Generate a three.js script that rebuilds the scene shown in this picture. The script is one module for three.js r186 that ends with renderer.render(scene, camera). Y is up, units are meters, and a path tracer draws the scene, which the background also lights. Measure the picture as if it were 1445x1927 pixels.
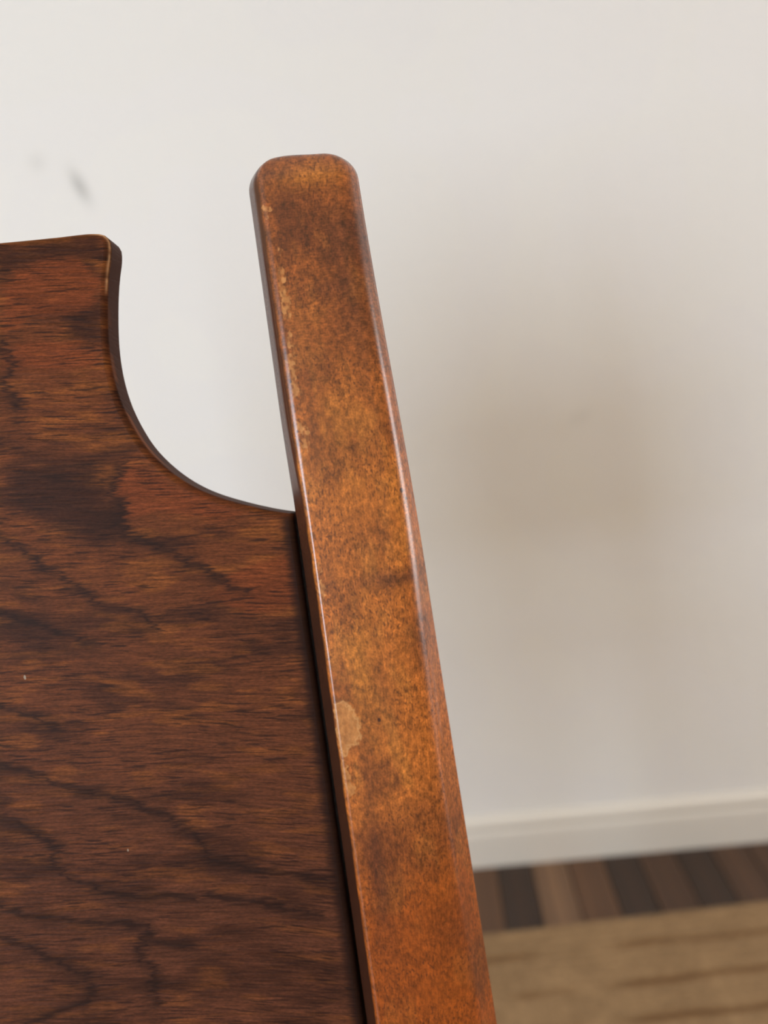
import * as THREE from 'three';
import { RoundedBoxGeometry } from 'three/addons/geometries/RoundedBoxGeometry.js';
import { RectAreaLightUniformsLib } from 'three/addons/lights/RectAreaLightUniformsLib.js';

// ───────────── camera, sky, light, exposure ─────────────
const scene = new THREE.Scene();
const rad = Math.PI / 180;
const camera = new THREE.PerspectiveCamera(2 * Math.atan(963.5 / 1500) / rad, 1445 / 1927, 0.02, 30);
camera.rotation.order = 'YXZ';
camera.position.set(0, 0.92, 1.21);
camera.rotation.set(-13 * rad, 3.4 * rad, -7.5 * rad);
camera.focus = 0.268;
camera.userData.fStop = 5.5;
scene.add(camera);

const renderer = new THREE.WebGLRenderer({ antialias: true });
renderer.toneMapping = THREE.LinearToneMapping;
renderer.toneMappingExposure = 1.06;
renderer.shadowMap.enabled = true;
RectAreaLightUniformsLib.init();
scene.background = new THREE.Color(0.75, 0.82, 0.9);

const ROOM = { x0: -2.3, x1: 3.4, z1: 3.7, h: 2.5 };
const WIN = { x0: -2.08, x1: -0.88, y0: 0.34, y1: 1.62 };     // window behind the camera, to its left
const SIDE = { z0: 0.15, z1: 1.5, y0: 0.12, y1: 1.55 };        // window in the right wall
const daylight = new THREE.RectAreaLight(new THREE.Color(0.87, 1.02, 1.19), 13.9, WIN.x1 - WIN.x0, WIN.y1 - WIN.y0);
daylight.name = 'window_daylight';
daylight.position.set((WIN.x0 + WIN.x1) / 2, (WIN.y0 + WIN.y1) / 2, ROOM.z1 - 0.02);
daylight.lookAt(daylight.position.x, daylight.position.y, 0);
scene.add(daylight);
const sidelight = new THREE.RectAreaLight(new THREE.Color(1.0, 0.97, 0.95), 8.6, SIDE.z1 - SIDE.z0, SIDE.y1 - SIDE.y0);
sidelight.name = 'side_window_daylight';
sidelight.position.set(ROOM.x1 - 0.02, (SIDE.y0 + SIDE.y1) / 2, (SIDE.z0 + SIDE.z1) / 2);
sidelight.lookAt(0, sidelight.position.y, sidelight.position.z);
scene.add(sidelight);

// ───────────── helpers ─────────────
const clamp = (x, a = 0, b = 1) => Math.min(b, Math.max(a, x)), mix = (a, b, t) => a + (b - a) * t;
const smooth = (a, b, x) => { const t = clamp((x - a) / (b - a)); return t * t * (3 - 2 * t); };
function hash(ix, iy, s) {
  let h = Math.imul(ix, 374761393) ^ Math.imul(iy, 668265263) ^ Math.imul(s, 1274126177);
  h = Math.imul(h ^ (h >>> 13), 1274126177); h ^= h >>> 16;
  return (h >>> 0) / 4294967296;
}
function noise(x, y, s) {                                       // smooth value noise, 0..1
  const ix = Math.floor(x), iy = Math.floor(y), fx = x - ix, fy = y - iy;
  const u = fx * fx * (3 - 2 * fx), v = fy * fy * (3 - 2 * fy);
  const a = hash(ix, iy, s), b = hash(ix + 1, iy, s), c = hash(ix, iy + 1, s), d = hash(ix + 1, iy + 1, s);
  return a + (b - a) * u + (c - a) * v + (a - b - c + d) * u * v;
}
const GX = new Float64Array(256), GY = new Float64Array(256);
for (let i = 0; i < 256; i++) { GX[i] = Math.cos((i / 128) * Math.PI); GY[i] = Math.sin((i / 128) * Math.PI); }
function dotg(i, j, s, dx, dy) {
  let h = Math.imul(i, 374761393) ^ Math.imul(j, 668265263) ^ Math.imul(s, 1274126177);
  h = Math.imul(h ^ (h >>> 13), 1274126177); h = (h ^ (h >>> 16)) & 255;
  return GX[h] * dx + GY[h] * dy;
}
function pn(x, y, s) {                                          // gradient noise turned off the axes, 0..1
  const rx = x * 0.87 - y * 0.49, ry = x * 0.49 + y * 0.87, ix = Math.floor(rx), iy = Math.floor(ry), fx = rx - ix, fy = ry - iy;
  const u = fx * fx * fx * (fx * (fx * 6 - 15) + 10), v = fy * fy * fy * (fy * (fy * 6 - 15) + 10);
  const a = dotg(ix, iy, s, fx, fy), b = dotg(ix + 1, iy, s, fx - 1, fy), c = dotg(ix, iy + 1, s, fx, fy - 1), d = dotg(ix + 1, iy + 1, s, fx - 1, fy - 1);
  return clamp(0.5 + 0.85 * (a + (b - a) * u + (c - a) * v + (a - b - c + d) * u * v));
}
const fbm = (x, y, s, n = 3) => { let t = 0, a = 0.5, k = 0; for (let i = 0; i < n; i++) { t += a * noise(x, y, s + i * 17); k += a; a *= 0.5; x = x * 2.03 + 5.1; y = y * 2.03 + 1.7; } return t / k; };
function texture(w, h, paint, srgb, wrap = THREE.MirroredRepeatWrapping) {   // paint(i, j) returns sRGB or grey values 0..255; row 0 at v = 0
  const d = new Uint8Array(w * h * 4);
  for (let j = 0, k = 0; j < h; j++) for (let i = 0; i < w; i++, k += 4) {
    const c = paint(i, j);
    d[k] = clamp(c[0], 0, 255); d[k + 1] = clamp(c[1], 0, 255); d[k + 2] = clamp(c[2], 0, 255); d[k + 3] = 255;
  }
  const t = new THREE.DataTexture(d, w, h, THREE.RGBAFormat);
  t.wrapS = t.wrapT = wrap; t.magFilter = THREE.LinearFilter; t.minFilter = THREE.LinearMipmapLinearFilter; t.generateMipmaps = true;
  if (srgb) t.colorSpace = THREE.SRGBColorSpace;
  t.needsUpdate = true;
  return t;
}
function segment(px, py, a, b) {
  const dx = b[0] - a[0], dy = b[1] - a[1], t = clamp(((px - a[0]) * dx + (py - a[1]) * dy) / (dx * dx + dy * dy));
  const ex = px - a[0] - t * dx, ey = py - a[1] - t * dy;
  return [Math.hypot(ex, ey), t, dx * (py - a[1]) - dy * (px - a[0])];
}
function inside(px, py, p) { let c = false; for (let i = 0, j = p.length - 1; i < p.length; j = i++) if ((p[i][1] > py) !== (p[j][1] > py) && px < ((p[j][0] - p[i][0]) * (py - p[i][1])) / (p[j][1] - p[i][1]) + p[i][0]) c = !c; return c; }
const border = (px, py, p) => { let d = 1e9; for (let i = 0, j = p.length - 1; i < p.length; j = i++) d = Math.min(d, segment(px, py, p[j], p[i])[0]); return inside(px, py, p) ? d : -d; };   // positive inside
const mixc = (a, b, t) => [mix(a[0], b[0], t), mix(a[1], b[1], t), mix(a[2], b[2], t)];
function mesh(name, geometry, material, parent = scene) {
  const m = new THREE.Mesh(geometry, material); m.name = name; m.castShadow = m.receiveShadow = true; parent.add(m); return m;
}
const structure = (o) => { o.userData.kind = 'structure'; return o; };
const pick = (seed) => { let s = seed; return () => { s = (Math.imul(s, 1664525) + 1013904223) >>> 0; return s / 4294967296; }; };

// ───────────── the room ─────────────
const T = 0.12;                                                 // wall thickness
const SCUFFS = [[-0.445, 1.17, 0.022, 0.008, 110 * rad, 0.42], [-0.50, 1.21, 0.012, 0.012, 0, 0.1], [0.24, 0.75, 0.02, 0.01, 0.5, 0.06]];   // x, y, half length, half width, turn, strength
const wallMap = texture(1792, 768, (i, j) => {                 // off-white paint, two scuffs on the back wall 
  const x = ROOM.x0 - T + ((i + 0.5) / 1792) * (ROOM.x1 - ROOM.x0 + 2 * T), y = ((j + 0.5) / 768) * ROOM.h;
  const n = (fbm(x * 3, y * 3, 5) - 0.5) * 4;
  let c = [231 + n, 229 + n, 225.5 + n];
  for (const [sx, sy, lx, ly, turn, k] of SCUFFS) {
    const dx = x - sx, dy = y - sy, a = dx * Math.cos(turn) + dy * Math.sin(turn), b = -dx * Math.sin(turn) + dy * Math.cos(turn);
    c = mixc(c, [128, 128, 124], k * Math.exp(-((a / lx) ** 2) - (b / ly) ** 2));
  }
  return c;
}, true, THREE.ClampToEdgeWrapping);
const bumpMap = texture(512, 512, (i, j) => { const n = 255 * (0.6 * noise(i / 8, j / 8, 3) + 0.4 * noise(i / 3, j / 3, 9)); return [n, n, n]; }, false);
bumpMap.repeat.set(12, 5);
const wallPaint = new THREE.MeshStandardMaterial({ map: wallMap, bumpMap, bumpScale: 0.0006, roughness: 0.75 });
const plainPaint = new THREE.MeshStandardMaterial({ color: 0xdcc4a0, roughness: 0.8 });
const ceilingPaint = new THREE.MeshStandardMaterial({ color: 0xeeebe6, roughness: 0.9 });
const trimPaint = new THREE.MeshPhysicalMaterial({ color: 0xe2ddd4, roughness: 0.4, clearcoat: 0.2, clearcoatRoughness: 0.4 });

const roomW = ROOM.x1 - ROOM.x0, midX = (ROOM.x0 + ROOM.x1) / 2;
const backWall = structure(mesh('wall_back', new THREE.BoxGeometry(roomW + 2 * T, ROOM.h, T), wallPaint));
backWall.position.set(midX, ROOM.h / 2, -T / 2);
function holedWall(name, length, hole) {                         // a wall in the xy plane, x from 0 to length, with one opening
  const s = new THREE.Shape([[0, 0], [length, 0], [length, ROOM.h], [0, ROOM.h]].map((p) => new THREE.Vector2(...p)));
  if (hole) s.holes.push(new THREE.Path([[hole[0], hole[2]], [hole[0], hole[3]], [hole[1], hole[3]], [hole[1], hole[2]]].map((p) => new THREE.Vector2(...p))));
  return structure(mesh(name, new THREE.ExtrudeGeometry(s, { depth: T, bevelEnabled: false }), plainPaint));
}
const frontWall = holedWall('wall_front', roomW + 2 * T, [WIN.x0 - ROOM.x0 + T, WIN.x1 - ROOM.x0 + T, WIN.y0, WIN.y1]);
frontWall.position.set(ROOM.x0 - T, 0, ROOM.z1);
const rightWall = holedWall('wall_right', ROOM.z1, [ROOM.z1 - SIDE.z1, ROOM.z1 - SIDE.z0, SIDE.y0, SIDE.y1]);
rightWall.rotation.y = Math.PI / 2; rightWall.position.set(ROOM.x1, 0, ROOM.z1);
const leftWall = holedWall('wall_left', ROOM.z1);
leftWall.rotation.y = Math.PI / 2; leftWall.position.set(ROOM.x0 - T, 0, ROOM.z1);
const ceiling = structure(mesh('ceiling', new THREE.BoxGeometry(roomW + 2 * T, T, ROOM.z1 + 2 * T), ceilingPaint));
ceiling.position.set(midX, ROOM.h + T / 2, ROOM.z1 / 2);

function makeWindow(name, width, height) {                       // frame, mullion and two panes, centred
  const g = structure(new THREE.Group()); g.name = name; scene.add(g);
  const f = 0.045, d = 0.06;
  for (const s of [-1, 1]) {
    mesh('window_frame', new RoundedBoxGeometry(f, height, d, 2, 0.006), trimPaint, g).position.x = s * (width - f) / 2;
    mesh('window_frame', new RoundedBoxGeometry(width - 2 * f, f, d, 2, 0.006), trimPaint, g).position.y = s * (height - f) / 2;
    mesh('pane', new THREE.PlaneGeometry(width / 2 - f * 1.4, height - 2 * f), new THREE.MeshPhysicalMaterial({ transmission: 1, thickness: 0, roughness: 0.02, ior: 1.5 }), g).position.x = s * (width / 4 - f * 0.25);
  }
  mesh('mullion', new RoundedBoxGeometry(f * 0.8, height - 2 * f, d * 0.8, 2, 0.006), trimPaint, g);
  return g;
}
makeWindow('window_1', WIN.x1 - WIN.x0, WIN.y1 - WIN.y0).position.set((WIN.x0 + WIN.x1) / 2, (WIN.y0 + WIN.y1) / 2, ROOM.z1 + T * 0.6);
const window2 = makeWindow('window_2', SIDE.z1 - SIDE.z0, SIDE.y1 - SIDE.y0);
window2.rotation.y = Math.PI / 2; window2.position.set(ROOM.x1 + T * 0.6, (SIDE.y0 + SIDE.y1) / 2, (SIDE.z0 + SIDE.z1) / 2);

// dark floorboards running towards the back wall, each its own board
const floor = structure(mesh('floor', new THREE.BoxGeometry(roomW + 2 * T, 0.1, ROOM.z1 + 2 * T), new THREE.MeshStandardMaterial({ color: 0x17110d, roughness: 0.9 })));
floor.position.set(midX, -0.0625, ROOM.z1 / 2);
const boardMaps = [0, 1, 2].map((s) => texture(256, 1024, (i, j) => {
  const g = fbm(i / 26, j / 300, 40 + s), f = noise(i / 3, j / 120, 60 + s), t = clamp(0.65 * g + 0.35 * f);
  return mixc([82, 59, 42], [152, 116, 84], t);
}, true));
const TONES = [0xffffff, 0xcdbeae, 0xa8988a, 0xe6dacd, 0x74665a];
const boardMaterials = [];
for (const map of boardMaps) for (const color of TONES) boardMaterials.push(new THREE.MeshPhysicalMaterial({ map, color, roughness: 0.5, clearcoat: 0.15, clearcoatRoughness: 0.4 }));
const boardShape = new RoundedBoxGeometry(0.0585, 0.0125, ROOM.z1, 1, 0.0012);
const rb = pick(12);
for (let k = 0, x = ROOM.x0 + 0.03; x < ROOM.x1 - 0.02; x += 0.06, k++) {
  const m = mesh(k ? 'floorboard_' + String(k).padStart(3, '0') : 'floorboard', boardShape, boardMaterials[Math.floor(rb() * boardMaterials.length)], floor);
  m.position.set(x - midX, 0.05625, 0);
}

// baseboards: a plain face with a rounded cap
function baseboard(name, length) {
  const p = new THREE.Shape();
  p.moveTo(0, 0); p.lineTo(0.014, 0); p.lineTo(0.014, 0.058); p.quadraticCurveTo(0.014, 0.063, 0.0105, 0.065); p.quadraticCurveTo(0.0085, 0.070, 0.0125, 0.073);
  p.quadraticCurveTo(0.0165, 0.078, 0.0125, 0.084); p.quadraticCurveTo(0.009, 0.089, 0.003, 0.091); p.lineTo(0, 0.091); p.closePath();
  const g = new THREE.ExtrudeGeometry(p, { depth: length, bevelEnabled: false, curveSegments: 8 });
  return structure(mesh(name, g, trimPaint));
}
for (const [name, length, turn, x, z] of [['baseboard_back', roomW - 0.03, -90, ROOM.x1 - 0.015, 0], ['baseboard_left', ROOM.z1 - 0.03, 0, ROOM.x0, 0.015],
  ['baseboard_right', ROOM.z1 - 0.03, 180, ROOM.x1, ROOM.z1 - 0.015], ['baseboard_front', roomW - 0.03, 90, ROOM.x0 + 0.015, ROOM.z1]]) {
  const b = baseboard(name, length); b.rotation.y = turn * rad; b.position.set(x, 0, z);
}

// ───────────── the rug ─────────────
const rugMap = texture(1024, 1024, (i, j) => {                  // 0.5 m square of woven jute: u along the ribs, v across them
  const rib = noise(i / 9, j / 5, 75), soft = fbm(i / 90, j / 60, 79), row = Math.floor((j + 34 * (fbm(i / 260, j / 200, 81) - 0.5)) / 128);
  const within = (j + 34 * (fbm(i / 260, j / 200, 81) - 0.5)) / 128 - row;
  const t = clamp(0.45 * rib + 0.35 * soft + 0.2);
  const c = mixc([108, 84, 57], [176, 144, 105], t);
  return mixc(c, [104, 72, 40], 0.75 * Math.exp(-(((within - 0.5) / 0.085) ** 2)) * smooth(0.3, 0.6, fbm(i / 240, row * 3.1, 83)));
}, true);
const rugMaterial = new THREE.MeshPhysicalMaterial({ map: rugMap, roughness: 0.95, sheen: 0.2, sheenRoughness: 0.8, sheenColor: new THREE.Color(0.6, 0.5, 0.38) });
{
  const W = 3.0, D = 2.3, pitch = 0.014, seg = 6, n = Math.round(D / pitch) * seg, pos = [], uv = [], index = [];
  const ring = [];
  for (let k = 0; k <= n; k++) { const z = -D / 2 + (D * k) / n; ring.push([z, 0.0065 + 0.0022 * Math.abs(Math.sin((Math.PI * k) / seg))]); }
  ring.unshift([-D / 2, 0]); ring.push([D / 2, 0]); ring.push([-D / 2, 0]);
  for (const [z, y] of ring) for (const x of [-W / 2, W / 2]) { pos.push(x, y, z); uv.push(x / 0.5, z / 0.5); }
  for (let k = 0; k + 1 < ring.length; k++) index.push(2 * k, 2 * k + 2, 2 * k + 1, 2 * k + 1, 2 * k + 2, 2 * k + 3);
  for (const s of [0, 1]) for (let k = 1; k + 3 < ring.length; k++) { const a = [s, 2 * k + s, 2 * k + 2 + s]; index.push(...(s ? a : a.reverse())); }
  const g = new THREE.BufferGeometry(); g.setAttribute('position', new THREE.Float32BufferAttribute(pos, 3)); g.setAttribute('uv', new THREE.Float32BufferAttribute(uv, 2)); g.setIndex(index);
  const flat = g.toNonIndexed(); flat.computeVertexNormals();
  const rug = mesh('rug', flat, rugMaterial);
  rug.rotation.y = 1.2 * rad * 2; rug.position.set(0.05, 0.0, 0.173 + D / 2);
  rug.userData = { label: 'tan ribbed woven rug lying on dark floorboards below the white baseboard', category: 'rug' };
}

// ───────────── the chair: tables of its back in millimetres, u across and v along the post from a point on its face ─────────────
const HALF = 185, UC = -217;                                    // half the panel's width; the chair's middle
const line = [
  [[-92.3,7.3],[-90.0,4.2],[-79.6,-1.3],[-72.0,-7.3],[-64.3,-12.8],[-56.0,-20.8],[-50.5,-22.3]],
  [[-88.1,26.5],[-92.5,18.6],[-90.8,13.7],[-90.5,7.1]],
  [[-134.3,9.1],[-129.4,4.7],[-124.6,-0.7],[-116.3,-7.5],[-109.8,-14.0],[-101.4,-20.9],[-90.6,-24.2],[-84.0,-30.9]],
  [[-138.8,-17.8],[-131.8,-21.6],[-124.7,-24.5],[-114.3,-30.7],[-107.3,-33.9]],
  [[-144.4,-51.8],[-133.7,-56.2],[-125.1,-62.2]],
  [[-147.7,-71.9],[-137.0,-76.7],[-126.5,-83.2],[-112.0,-88.5],[-103.1,-93.1],[-94.2,-97.9],[-85.6,-105.0],[-79.8,-111.8],[-78.4,-117.0],[-72.3,-120.4],[-55.6,-125.1],[-38.7,-129.8]],
  [[-150.9,-91.2],[-144.0,-96.1],[-135.3,-101.8],[-132.1,-106.3],[-136.2,-110.1],[-130.0,-117.0],[-119.3,-122.9],[-106.3,-127.0],[-85.6,-131.1]],
  [[-156.2,-123.4],[-149.2,-128.0],[-134.3,-132.1],[-113.6,-136.3],[-105.3,-139.5],[-104.4,-142.7],[-109.2,-148.1],[-105.5,-153.7],[-104.1,-161.1],[-104.9,-169.2]],
  [[-158.2,-135.3],[-147.6,-141.8],[-136.9,-148.0],[-130.9,-153.7],[-127.2,-161.0],[-129.8,-165.3],[-141.9,-167.1],[-154.1,-170.0]],
  [[-79.6,-129.9],[-61.0,-136.5],[-42.5,-143.4]],
  [[-105.1,-144.6],[-90.1,-148.7]],
  [[-123.4,75.4],[-120.0,67.7],[-123.9,60.8],[-121.5,53.1]],
];
const blob = [
  [[-120.4,93.2],[-112.1,99.3],[-102.6,101.3],[-91.7,100.6],[-88.3,96.2],[-85.6,90.5],[-90.0,82.0],[-94.2,78.9],[-104.0,81.1],[-115.0,81.6],[-123.4,75.4]],
  [[-87.4,27.3],[-82.2,28.0],[-72.6,19.8],[-59.0,10.5],[-46.7,4.5],[-59.9,4.0],[-78.0,9.2],[-90.5,7.1],[-92.3,18.6]],
  [[-124.0,71.8],[-112.5,74.0],[-98.0,72.1],[-89.5,67.3],[-90.4,62.0],[-107.0,62.3],[-125.2,64.7]],
  [[-51.0,-12.3],[-32.9,-10.9],[-32.7,-30.0],[-50.0,-31.6],[-67.5,-21.6]],
];
const dblob = [
  [[-118.3,106.4],[-85.4,105.7],[-84.5,99.4],[-95.3,101.1],[-108.2,100.6],[-120.1,94.9]],
  [[-100.5,79.7],[-87.3,81.6],[-89.3,69.1],[-98.0,72.1]],
  [[-126.6,33.4],[-95.2,31.2],[-99.5,3.6],[-115.8,7.6],[-129.3,16.9]],
  [[-114.6,15.0],[-90.4,13.7],[-90.3,2.4],[-102.2,-1.7],[-114.2,5.5]],
];
const chips = [
  [[-27.1,105.4],[-23.4,104.2],[-26.0,101.1]],
  [[-23.1,91.0],[-22.0,90.5],[-22.4,87.5],[-23.4,88.1]],
  [[-24.0,84.7],[-22.2,84.1],[-22.8,78.4],[-21.9,74.8],[-21.9,70.4],[-23.0,66.9],[-24.8,68.9],[-24.7,75.2]],
  [[-24.0,63.7],[-22.7,64.0],[-22.4,60.8],[-23.2,57.7],[-24.7,58.5]],
  [[-25.5,56.3],[-22.3,56.4],[-22.9,52.0],[-22.7,46.7],[-22.2,43.1],[-25.0,42.0],[-25.4,47.0]],
  [[-25.7,35.5],[-21.6,30.5],[-22.5,23.4],[-24.1,25.4],[-23.8,29.9],[-25.9,30.7]],
  [[-25.3,-14.8],[-23.8,-14.6],[-23.3,-17.9],[-24.9,-18.7]],
  [[-25.5,-20.2],[-23.5,-20.1],[-23.5,-25.7],[-24.1,-29.3],[-25.3,-28.4]],
  [[-25.7,-63.6],[-22.3,-63.1],[-20.1,-65.8],[-18.2,-70.8],[-17.8,-75.0],[-19.5,-78.2],[-22.6,-79.1],[-23.8,-82.2],[-25.8,-80.4],[-26.0,-73.9]],
  [[-26.1,-82.6],[-24.3,-83.6],[-23.9,-87.5],[-23.2,-91.4],[-21.7,-94.5],[-24.3,-97.0],[-26.0,-92.9]],
];
// outline of the panel's right half from the top middle to the joint with the post
const ARC = [[-217, 112], [-190, 111.6], [-155, 110], [-118, 108.2], [-100, 107.6], [-86.5, 107.2], [-83, 106.3], [-81.2, 104], [-81.4, 100], [-83.1, 93.8], [-84.8, 86], [-86.6, 74], [-87.2, 66], [-87, 57.5], [-85.7, 48.8],
  [-83.1, 40.3], [-79.4, 32.3], [-73.9, 24.8], [-67.5, 18.6], [-59.8, 13.4], [-49.2, 8.5], [-38.3, 4.5], [-31.6, 2.6]];
const arcCurve = new THREE.CatmullRomCurve3(ARC.map(([x, y]) => new THREE.Vector3(x, y, 0)), false, 'centripetal').getSpacedPoints(150).map((p) => [p.x, p.y]);

// coarse map of the veneer's figure: [dark line, reddish patch, dark patch, distance beyond the edge]
const near = (p, x, y, m) => { p.box ??= [0, 1].map((k) => [Math.min(...p.map((q) => q[k])), Math.max(...p.map((q) => q[k]))]); return x > p.box[0][0] - m && x < p.box[0][1] + m && y > p.box[1][0] - m && y < p.box[1][1] + m; };
const FW = 400, FH = 720, figure = new Float32Array(FW * FH * 4);
for (let j = 0; j < FH; j++) for (let i = 0; i < FW; i++) {
  const u = UC + (i + 0.5) * 0.5, v = -225 + (j + 0.5) * 0.5, k = (j * FW + i) * 4;
  const wu = u + 5 * (fbm(u / 9, v / 5, 301) - 0.5), wv = v + 3.2 * (fbm(u / 8, v / 4, 302) - 0.5);
  let dark = 0, red = 0, deep = 0, edge = 1e9, side = 1;
  for (const p of line) if (near(p, wu, wv, 14)) for (let q = 0; q + 1 < p.length; q++) {
    const [d, t, s] = segment(wu, wv, p[q], p[q + 1]);
    if (d < 14) dark = Math.max(dark, 0.5 * Math.exp(-((d / 1.5) ** 2)) + (s < 0 ? 0.42 * Math.exp(-d / 5) : 0.12 * Math.exp(-d / 1.6)));
  }
  for (const p of blob) if (near(p, wu, wv, 4)) red = Math.max(red, smooth(-1.2, 2.2, border(wu, wv, p)));
  for (const p of dblob) if (near(p, wu, wv, 5)) deep = Math.max(deep, smooth(-3, 4, border(wu, wv, p)));
  for (let q = 0; q + 1 < arcCurve.length; q++) {
    const a = arcCurve[q], b = arcCurve[q + 1], dx = b[0] - a[0], dy = b[1] - a[1], px = u - a[0], py = v - a[1], t = clamp((px * dx + py * dy) / (dx * dx + dy * dy)), d = Math.hypot(px - t * dx, py - t * dy);
    if (d < edge) { edge = d; side = dx * py - dy * px > 0 ? 1 : -1; }
  }
  figure[k] = dark; figure[k + 1] = red; figure[k + 2] = deep; figure[k + 3] = u > -31.6 && v < 2.6 ? -3 : edge * side;
}
function figureAt(u, v, out) {
  const x = clamp((u - UC) * 2 - 0.5, 0, FW - 1.001), y = clamp((v + 225) * 2 - 0.5, 0, FH - 1.001), i = Math.floor(x), j = Math.floor(y), fx = x - i, fy = y - j;
  for (let c = 0; c < 4; c++) {
    const k = (j * FW + i) * 4 + c;
    out[c] = (figure[k] * (1 - fx) + figure[k + 4] * fx) * (1 - fy) + (figure[k + FW * 4] * (1 - fx) + figure[k + FW * 4 + 4] * fx) * fy;
  }
  return out;
}
const F = [0, 0, 0, 0];
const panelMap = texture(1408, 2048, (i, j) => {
  const u = UC + ((i + 0.5) / 1408) * 200, v = -225 + ((j + 0.5) / 2048) * 360;
  const beyond = figureAt(u, v, F)[3], fray = 6 * (pn(u / 6, v / 0.7 + u * 0.15, 61) - 0.5);
  if (beyond < -2) { figureAt(u + fray, v + 0.1 * fray, F); F[3] = beyond; }
  const vv = v + 0.10 * (u + 100) + 0.0007 * Math.max(0, u + 115) ** 2 * smooth(-20, -120, v) + 1.4 * (noise(u / 30, v / 16, 7) - 0.5);
  const low = smooth(20, -150, v);                              // the lower veneer is duller, the upper one redder
  let c = mixc([99, 54, 29], [88, 51, 34], low);
  const cloud = fbm(u / 26, vv / 9, 11, 4);
  c = mixc(c, [58, 33, 22], 0.7 * smooth(0.42, 0.74, cloud));
  c = mixc(c, [136, 78, 34], 0.58 * smooth(0.5, 0.75, fbm(u / 14, vv / 3.2, 15, 3)) * (1 - 0.5 * low));
  c = mixc(c, [116, 58, 30], 0.72 * F[1]);
  c = mixc(c, [50, 28, 19], 0.7 * F[2]);
  const streak = 0.5 * pn(u / 15, vv / 0.8, 21) + 0.5 * pn(u / 7, vv / 0.45, 23);
  const s = 1 + 0.62 * (streak - 0.5) + 0.3 * (pn(u / 1.6, vv / 0.34, 27) - 0.5) + 0.14 * (hash(i, j, 4) - 0.5);
  const pore = smooth(0.6, 0.8, pn(u / 9, vv / 0.6, 31)) * smooth(0.30, 0.62, noise(u / 19, vv / 5, 35));
  c = c.map((x) => x * s);
  c = mixc(c, [36, 22, 17], 0.62 * pore);
  c = mixc(c, [36, 22, 17], 0.92 * clamp(F[0]));
  // painted contact shade, with dark stain, in the joint beside the post
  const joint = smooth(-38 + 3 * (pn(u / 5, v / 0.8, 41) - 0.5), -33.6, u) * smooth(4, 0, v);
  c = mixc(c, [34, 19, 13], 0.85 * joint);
  // edge: dark stain with the arris rubbed through to paler wood
  if (F[3] > -1.2) {
    const along = v + u * 0.4, e = F[3] + 1.0;
    c = mixc(c, [84, 52, 42], smooth(1.2, 3.0, e));
    const rub = smooth(0.25, 0.6, noise(along / 5, 1, 51)) * smooth(96, 40, v) * smooth(10, 36, v);
    c = mixc(c, [158, 92, 48], 0.9 * rub * Math.exp(-(((e - 3.4) / 1.9) ** 2)));
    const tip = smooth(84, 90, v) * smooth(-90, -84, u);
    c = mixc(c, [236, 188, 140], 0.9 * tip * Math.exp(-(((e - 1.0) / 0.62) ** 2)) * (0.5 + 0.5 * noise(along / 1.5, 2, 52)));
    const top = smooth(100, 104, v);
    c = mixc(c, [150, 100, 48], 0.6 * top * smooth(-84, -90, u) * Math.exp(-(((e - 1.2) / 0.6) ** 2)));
  }
  for (const [x, y, r] of [[-134, -42.5, 0.42], [-107.5, -110, 0.25]]) if (Math.hypot((u - x) * 2, v - y) < r * 2) c = [150, 135, 118];
  return c;
}, true);
const panelRelief = texture(704, 1024, (i, j) => {
  const u = UC + ((i + 0.5) / 704) * 200, v = -225 + ((j + 0.5) / 1024) * 360, vv = v + 0.10 * (u + 100);
  const n = 200 - 150 * smooth(0.6, 0.8, noise(u / 7, vv / 0.7, 31)) + 40 * noise(u / 20, vv / 2, 37);
  return [n, n, n];
}, false);

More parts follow.
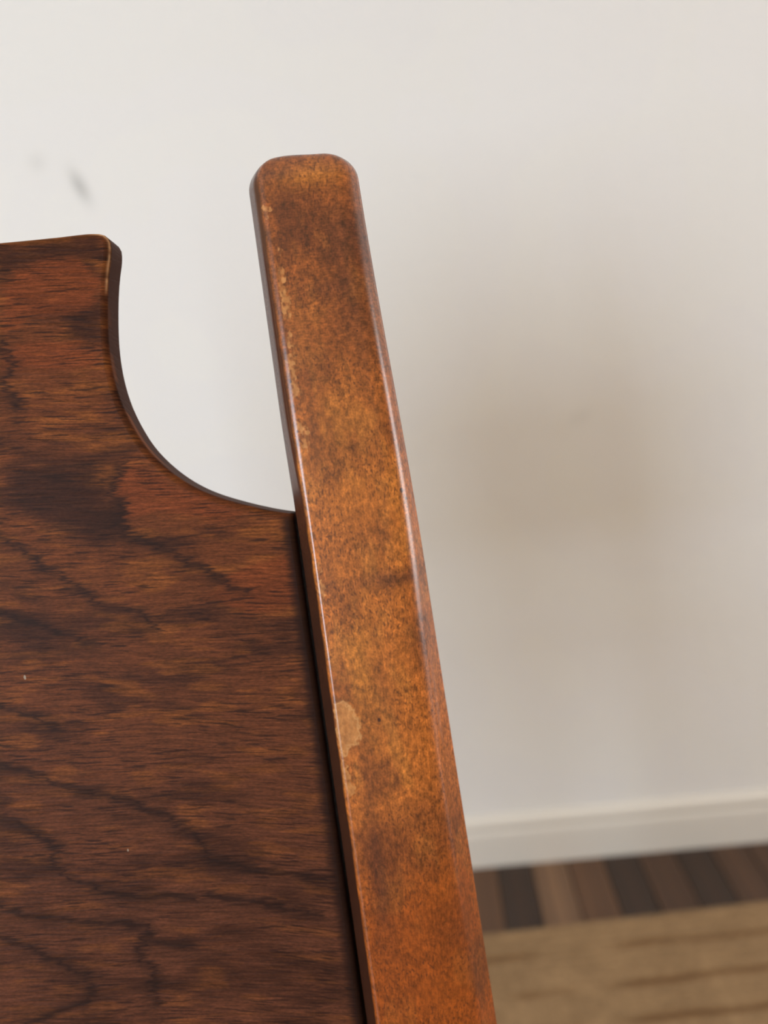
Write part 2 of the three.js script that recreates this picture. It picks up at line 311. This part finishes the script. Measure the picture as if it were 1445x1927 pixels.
const postMap = texture(1024, 2048, (i, j) => {                 // 160 mm round the post (u = 0 is the chair-back's own u) by 340 mm of its length
  const u = -80 + ((i + 0.5) / 1024) * 160, v = -215 + ((j + 0.5) / 2048) * 340;
  const up = smooth(10, 70, v), low = smooth(-95, -150, v);
  let c = mixc(mixc([168, 95, 39], [134, 73, 33], up), [142, 70, 23], low);
  const cloud = fbm(u / 15, v / 24, 111, 4);
  c = mixc(c, [92, 48, 25], smooth(0.46, 0.76, cloud) * (0.55 + 0.2 * up));
  c = mixc(c, [176, 108, 46], 0.65 * smooth(0.52, 0.78, fbm(u / 7, v / 15, 117, 3)) * (1 - 0.45 * up) * (1 - 0.7 * low));
  for (const [x, y, rx, ry, k] of [[1, 93, 9, 9, 0.6], [-6, 76, 10, 3.5, 0.35], [2, 62, 6, 12, 0.3], [0, -23, 14, 3, 0.55], [-8, -8, 8, 10, 0.2], [7, -45, 5, 12, 0.45], [-10, -65, 6, 12, 0.25], [-18, -125, 3, 26, 0.45], [4, -112, 12, 14, 0.3], [5, -150, 9, 14, 0.3]])
    c = mixc(c, [70, 38, 28], k * Math.exp(-(((u - x) / rx) ** 2) - ((v - y) / ry) ** 2) * (0.6 + 0.8 * fbm(u / 3, v / 3, 119, 2)));
  for (const [x, y, rx, ry, k] of [[-9, 113, 12, 4, 0.6], [-12, 20, 10, 22, 0.25], [-14, -62, 5, 20, 0.4], [-15, -45, 4, 14, 0.3]])
    c = mixc(c, [190, 118, 44], k * Math.exp(-(((u - x) / rx) ** 2) - ((v - y) / ry) ** 2));
  const clump = fbm(u / 4, v / 5, 128), speck = 0.55 * pn(u / 1.5, v / 1.9, 121) + 0.45 * pn(u / 0.62, v / 0.8, 122), speck2 = pn(u / 3.1, v / 4.2, 123), grain = pn(u / 0.6, v / 3.5, 125), cross = pn(u / 2.2, v / 0.5, 126);
  const amp = mix(1, 0.75, low);
  const s = 1 + amp * ((0.34 + 0.5 * clump) * (speck - 0.5) + 0.24 * (speck2 - 0.5)) + 0.22 * (grain - 0.5) * (1 - up) + 0.26 * (cross - 0.5) * up + 0.14 * (hash(i, j, 8) - 0.5);
  c = c.map((x) => x * s);
  c = mixc(c, [72, 38, 22], 0.5 * smooth(0.62, 0.86, pn(u / 0.7, v / 1.5, 131)) * smooth(0.35, 0.6, noise(u / 9, v / 9, 133)));
  c = mixc(c, mixc([66, 35, 25], [44, 23, 16], smooth(20, -20, v)), 0.88 * smooth(-26.0, -28.0, u + 0.9 * (noise(v / 6, 1, 137) - 0.5)));  // shade painted into the flank towards the panel, deeper lower down
  c = mixc(c, [178, 112, 78], 0.3 * Math.exp(-(((u + 25.7) / 0.55) ** 2)) * smooth(10, -90, v) * (0.4 + 0.6 * noise(v / 5, 2, 139)));       // paler worn line along the inner arris
  for (let q = 0; q < chips.length; q++) {                       // finish chipped off along the inner arris
    const p = chips[q];
    if (v < p[0][1] - 30 || v > p[0][1] + 30 || u < -32 || u > -12) continue;
    const d = border(u + 1.6 * (noise(u / 0.9, v / 1.1, 141) - 0.5), v + 1.8 * (noise(u / 1.2, v / 0.9, 143) - 0.5), p);
    const whole = q === 8 ? 0.86 : smooth(0.2, 0.62, noise(u / 0.8, v / 1.3, 147));
    c = mixc(c, mixc([160, 102, 52], [226, 162, 98], 0.6 * pn(u / 1.6, v / 3, 149) + 0.4 * speck), 0.8 * smooth(-0.25, 0.3, d) * mix(1, whole, 0.75));
    if (q === 8) c = mixc(c, [214, 164, 108], 0.5 * Math.exp(-((d / 0.5) ** 2)));
  }
  for (const [x, y, r] of [[7.2, 6.4, 1.0], [8.8, 3.4, 0.7], [-11, -71, 0.8], [-1, 61, 0.35]]) { const d = Math.hypot(u - x, (v - y) * 0.85); c = mixc(c, [52, 27, 20], 0.85 * smooth(r, r * 0.4, d)); }
  return c;
}, true);
const postRelief = texture(512, 1024, (i, j) => {
  const u = -80 + ((i + 0.5) / 512) * 160, v = -215 + ((j + 0.5) / 1024) * 340;
  let n = 150 + 50 * (noise(u / 0.9, v / 2.5, 151) - 0.5) + 90 * (fbm(u / 5, v / 8, 153) - 0.5);
  for (const p of chips) if (Math.abs(v - p[0][1]) < 30 && u > -32 && u < -12) n -= 70 * smooth(-0.2, 0.4, border(u, v, p));
  for (const [x, y, r] of [[7.2, 6.4, 1.0], [8.8, 3.4, 0.7]]) n -= 90 * smooth(r, 0, Math.hypot(u - x, v - y));
  return [n, n, n];
}, false);
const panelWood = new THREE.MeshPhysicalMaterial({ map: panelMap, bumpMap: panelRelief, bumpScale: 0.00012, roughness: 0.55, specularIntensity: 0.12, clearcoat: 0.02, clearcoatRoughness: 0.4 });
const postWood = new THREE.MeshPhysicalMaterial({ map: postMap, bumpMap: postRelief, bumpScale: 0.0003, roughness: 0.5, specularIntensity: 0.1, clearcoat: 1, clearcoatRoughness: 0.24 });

// from the back's (u, v, w) in millimetres to the chair's own metres; below the seat the rear legs splay backwards
const RAKE = 9 * rad, FACE_Y = 0.8503;
function place(u, v, w) {
  const x = (u - UC) / 1000, V = v / 1000, W = w / 1000;
  const y = FACE_Y + V * Math.cos(RAKE) + W * Math.sin(RAKE); let z = -V * Math.sin(RAKE) + W * Math.cos(RAKE);
  const b = Math.max(0, 0.47 - y);
  z -= b * b * 0.42;
  return [x, y, z];
}
// rounded outline through corners [x, y, radius], a fixed number of points
function rounded(corners, arc, edge) {
  const out = [], n = corners.length;
  const ends = corners.map(([x, y, r, wide = 1], i) => {
    const a = corners[(i + n - 1) % n], b = corners[(i + 1) % n];
    const da = [a[0] - x, a[1] - y], db = [b[0] - x, b[1] - y], la = Math.hypot(...da), lb = Math.hypot(...db);
    const half = Math.acos(clamp((da[0] * db[0] + da[1] * db[1]) / (la * lb), -1, 1)) / 2, t = Math.min(r / Math.tan(half), la * 0.48, lb * 0.48), ta = Math.min(t * wide, la * 0.6);
    return { p0: [x + (da[0] / la) * ta, y + (da[1] / la) * ta], p1: [x + (db[0] / lb) * t, y + (db[1] / lb) * t], c: [x, y] };
  });
  ends.forEach((e, i) => {
    for (let k = 0; k <= arc; k++) { const t = k / arc, s = 1 - t; out.push([s * s * e.p0[0] + 2 * s * t * e.c[0] + t * t * e.p1[0], s * s * e.p0[1] + 2 * s * t * e.c[1] + t * t * e.p1[1]]); }
    const q = ends[(i + 1) % n].p0;
    for (let k = 1; k < edge; k++) out.push([mix(e.p1[0], q[0], k / edge), mix(e.p1[1], q[1], k / edge)]);
  });
  return out;
}
// the post's section at v: [u, w], starting at the back so that the seam is out of sight
function section(v) {
  const R = v > 120 ? 6 : v > -30 ? mix(12.2, 6.0, smooth(-30, 120, v) * 0.55 + 0.45 * clamp((v + 30) / 150)) : mix(17.0, 12.2, clamp((v + 200) / 170));
  const round = mix(18, 7, smooth(-110, 40, v)), taper = v < -400 ? mix(1, 0.72, clamp((-400 - v) / 500)) : 1;
  const lowerEnd = smooth(40, -110, v), free = smooth(-12, 40, v);
  const p = rounded([[-31, -33, 7], [mix(-30.5, -31.2, free), mix(-8, -7, free), mix(4, 5, free)], [mix(-26, -27.8, free), 0, mix(2.0, 5, free)], [R - mix(3.6, 9, lowerEnd), 0, round, mix(1.2, 1.7, lowerEnd)], [R, mix(-6.8, -13, lowerEnd), 2.5], [R - 1.5, -33, 7]], 10, 5);
  const a = -26, b = R - 4, m = (a + b) / 2, h = (b - a) / 2;
  for (const q of p) if (q[1] > -6 && q[0] > a - 1) q[1] -= 0.25 * clamp(((q[0] - m) / h) ** 2, 0, 1.2) * smooth(-6, -1, q[1]) - 0.6;
  if (taper < 1) for (const q of p) { q[0] = mix(-8, q[0], taper); q[1] = mix(-17, q[1], taper); }
  return p;
}
const V_FOOT = (0.0 - FACE_Y) / Math.cos(RAKE) * 1000;
function postGeometry(mirror) {
  const rings = [], TOP = 121, r = 8.5;
  const add = (v, shrink, uvV) => {
    let p = section(Math.min(v, TOP));
    let x0 = 1e9, x1 = -1e9, y0 = 1e9, y1 = -1e9; for (const [x, y] of p) { x0 = Math.min(x0, x); x1 = Math.max(x1, x); y0 = Math.min(y0, y); y1 = Math.max(y1, y); }
    const mx = (x0 + x1) / 2, my = (y0 + y1) / 2, sx = 1 - shrink / ((x1 - x0) / 2), cx = mx, sy = 1 - (0.6 * shrink) / ((y1 - y0) / 2);
    p = p.map(([x, y]) => [cx + (x - mx) * sx, my + (y - my) * sy]);
    p.push(p[0]);
    let best = 0, arc = [0]; for (let i = 1; i < p.length; i++) arc.push(arc[i - 1] + Math.hypot(p[i][0] - p[i - 1][0], p[i][1] - p[i - 1][1]));
    let s0 = 0; for (let i = 1; i < p.length; i++) if (p[i - 1][0] <= -15 * sx && p[i][0] > -15 * sx && p[i][1] > -8) s0 = arc[i - 1] + (-15 - p[i - 1][0]) + 0 * best;
    rings.push(p.map(([x, y], i) => ({ at: [x, v, y], uv: [(-15 + arc[i] - s0 + 80) / 160, (uvV + 215) / 340] })));
  };
  const vs = []; for (let v = V_FOOT + 12; v < TOP - r; v += v < -230 ? 14 : 4) vs.push(v);
  add(V_FOOT, 3, V_FOOT); add(V_FOOT + 4, 0.5, V_FOOT + 4);
  for (const v of vs) add(v, 0, v);
  for (let k = 0; k <= 9; k++) { const t = (k / 9) * Math.PI / 2; add(TOP - r + r * Math.sin(t), r * (1 - Math.cos(t)), TOP - r + r * t); }
  add(TOP + 0.4, 12, TOP + 4); add(TOP + 0.5, 15.5, TOP + 4);
  const pos = [], uv = [], index = [], n = rings[0].length;
  for (const ring of rings) for (const q of ring) {
    // the top is a little crowned across its width
    let [u, v, w] = q.at; if (v > 90) v -= 0.2 * smooth(90, 118, v) * ((u + 10) / 18) ** 2 * (u < -10 ? 1.5 : 0.9);
    v += 0.9 * smooth(112, 119, v) * Math.exp(-(((u + 18) / 8) ** 2));
    const [x, y, z] = place(u, v, w); pos.push(mirror ? -x : x, Math.max(0, y), z); uv.push(...q.uv);
  }
  for (let j = 0; j + 1 < rings.length; j++) for (let i = 0; i + 1 < n; i++) {
    const a = j * n + i, b = a + 1, c = a + n, d = c + 1;
    index.push(...(mirror ? [a, b, c, b, d, c] : [a, c, b, b, c, d]));
  }
  for (const j of [0, rings.length - 1]) {
    const c = pos.length / 3; let sx = 0, sy = 0, sz = 0; for (let i = 0; i < n - 1; i++) { sx += pos[(j * n + i) * 3]; sy += pos[(j * n + i) * 3 + 1]; sz += pos[(j * n + i) * 3 + 2]; }
    pos.push(sx / (n - 1), sy / (n - 1), sz / (n - 1)); uv.push(0.5, uv[(j * n) * 2 + 1]);
    for (let i = 0; i < n - 1; i++) { const t = [j * n + i, j * n + i + 1, c]; index.push(...((j > 0) !== mirror ? [t[0], t[2], t[1]] : t)); }
  }
  const g = new THREE.BufferGeometry(); g.setAttribute('position', new THREE.Float32BufferAttribute(pos, 3)); g.setAttribute('uv', new THREE.Float32BufferAttribute(uv, 2)); g.setIndex(index);
  g.computeVertexNormals();
  // one normal along the seam
  const N = g.attributes.normal; for (let j = 0; j < rings.length; j++) { const a = j * n, b = a + n - 1, m = new THREE.Vector3(N.getX(a) + N.getX(b), N.getY(a) + N.getY(b), N.getZ(a) + N.getZ(b)).normalize(); N.setXYZ(a, m.x, m.y, m.z); N.setXYZ(b, m.x, m.y, m.z); }
  return g;
}
function panelGeometry() {
  const half = arcCurve.slice(), BOTTOM = -330, end = [-31.6, BOTTOM];
  const right = [...half]; for (let k = 1; k <= 40; k++) right.push([-31.6, mix(half[half.length - 1][1], BOTTOM, k / 40)]);
  const outline = [...right]; for (let k = 1; k < 12; k++) outline.push([mix(-31.6, 2 * UC + 31.6, k / 12), BOTTOM]);
  for (let k = right.length - 1; k > 0; k--) outline.push([2 * UC - right[k][0], right[k][1]]);
  const n = outline.length, normals = outline.map((p, i) => {
    const a = outline[(i + n - 1) % n], b = outline[(i + 1) % n], d = [b[0] - a[0], b[1] - a[1]], l = Math.hypot(...d) || 1; return [-d[1] / l, d[0] / l];
  });
  const FRONT = -10, DEEP = 15, R = 2.2, prof = [];                // [outward offset, w, arc length]
  for (let k = 0; k <= 6; k++) { const t = (k / 6) * Math.PI / 2; prof.push([-R * (1 - Math.sin(t)), FRONT - R * (1 - Math.cos(t)), -R + R * t]); }
  prof.push([0, FRONT - DEEP / 2, DEEP / 2 - R * 0.4]);
  for (let k = 0; k <= 6; k++) { const t = (k / 6) * Math.PI / 2; prof.push([-R * (1 - Math.cos(t)), FRONT - DEEP + R * (1 - Math.sin(t)), DEEP - R * 1.4 + R * t]); }
  const pos = [], uv = [], index = [], put = (u, v, w, tu, tv) => { pos.push(...place(u, v, w)); uv.push((tu - UC) / 200, (tv + 225) / 360); };
  for (const [o, w, s] of prof) for (let i = 0; i <= n; i++) { const p = outline[i % n], q = normals[i % n]; put(p[0] + q[0] * o, p[1] + q[1] * o, w, p[0] + q[0] * s, p[1] + q[1] * s); }
  for (let j = 0; j + 1 < prof.length; j++) for (let i = 0; i < n; i++) { const a = j * (n + 1) + i, b = a + 1, c = a + n + 1, d = c + 1; index.push(a, b, c, b, d, c); }
  for (const [o, w, flip] of [[-R, FRONT, false], [-R, FRONT - DEEP, true]]) {
    const ring = outline.map((p, i) => new THREE.Vector2(p[0] + normals[i][0] * o, p[1] + normals[i][1] * o)), base = pos.length / 3;
    for (const p of ring) put(p.x, p.y, w, p.x, p.y);
    const area = THREE.ShapeUtils.isClockWise(ring);
    for (const f of THREE.ShapeUtils.triangulateShape(ring, [])) { const t = f.map((k) => k + base); index.push(...(area !== flip ? [t[0], t[2], t[1]] : t)); }
  }
  const g = new THREE.BufferGeometry(); g.setAttribute('position', new THREE.Float32BufferAttribute(pos, 3)); g.setAttribute('uv', new THREE.Float32BufferAttribute(uv, 2)); g.setIndex(index);
  g.computeVertexNormals();
  return g;
}

const chair = new THREE.Group(); chair.name = 'wooden_chair'; scene.add(chair);
chair.rotation.y = 3.4 * rad;
chair.position.set(-0.0156 + (UC / 1000) * Math.cos(3.4 * rad), 0.0091, 0.9474 - (UC / 1000) * Math.sin(3.4 * rad));
chair.userData = { label: 'brown stained wooden chair with a curved notch in its back beside a chipped post', category: 'chair' };
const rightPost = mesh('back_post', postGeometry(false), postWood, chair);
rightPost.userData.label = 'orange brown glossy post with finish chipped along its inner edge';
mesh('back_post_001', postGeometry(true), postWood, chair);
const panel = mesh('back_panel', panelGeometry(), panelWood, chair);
panel.userData.label = 'dark brown veneered panel with a curved notch and rubbed edge';

// below the picture: seat, rails and front legs
const seatMap = panelMap.clone(); seatMap.repeat.set(2.2, 1.2); seatMap.needsUpdate = true;
const seatWood = new THREE.MeshPhysicalMaterial({ map: seatMap, roughness: 0.45, clearcoat: 0.4, clearcoatRoughness: 0.3 });
{
  const s = new THREE.Shape(), w = 0.235, d = 0.43;
  s.moveTo(-w + 0.06, 0); s.lineTo(w - 0.06, 0); s.lineTo(w - 0.02, -0.03); s.quadraticCurveTo(w + 0.012, -d * 0.6, w, -d + 0.05); s.quadraticCurveTo(w - 0.01, -d - 0.005, w - 0.07, -d - 0.012); s.quadraticCurveTo(0, -d - 0.035, -w + 0.07, -d - 0.012); s.quadraticCurveTo(-w + 0.01, -d - 0.005, -w, -d + 0.05); s.quadraticCurveTo(-w - 0.012, -d * 0.6, -w + 0.02, -0.03); s.closePath();
  const g = new THREE.ExtrudeGeometry(s, { depth: 0.014, bevelEnabled: true, bevelSize: 0.006, bevelThickness: 0.006, bevelSegments: 4, curveSegments: 16 });
  g.rotateX(-Math.PI / 2); const seat = mesh('seat', g, seatWood, chair); seat.position.set(0, 0.432, 0.075);
  const rail = (x, z, lx, lz) => { const m = mesh('seat_rail', new RoundedBoxGeometry(lx, 0.055, lz, 3, 0.004), seatWood, chair); m.position.set(x, 0.398, z); };
  rail(0, 0.445, 0.36, 0.022); rail(0, 0.055, 0.37, 0.022); rail(-0.198, 0.25, 0.022, 0.38); rail(0.198, 0.25, 0.022, 0.38);
  const leg = new THREE.LatheGeometry([[0, 0], [0.011, 0], [0.013, 0.003], [0.017, 0.15], [0.021, 0.36], [0.021, 0.424], [0.019, 0.4255], [0, 0.4255]].map((p) => new THREE.Vector2(...p)), 32);
  for (const x of [-0.198, 0.198]) mesh('front_leg', leg, postWood, chair).position.set(x, 0, 0.445);
}

renderer.render(scene, camera);
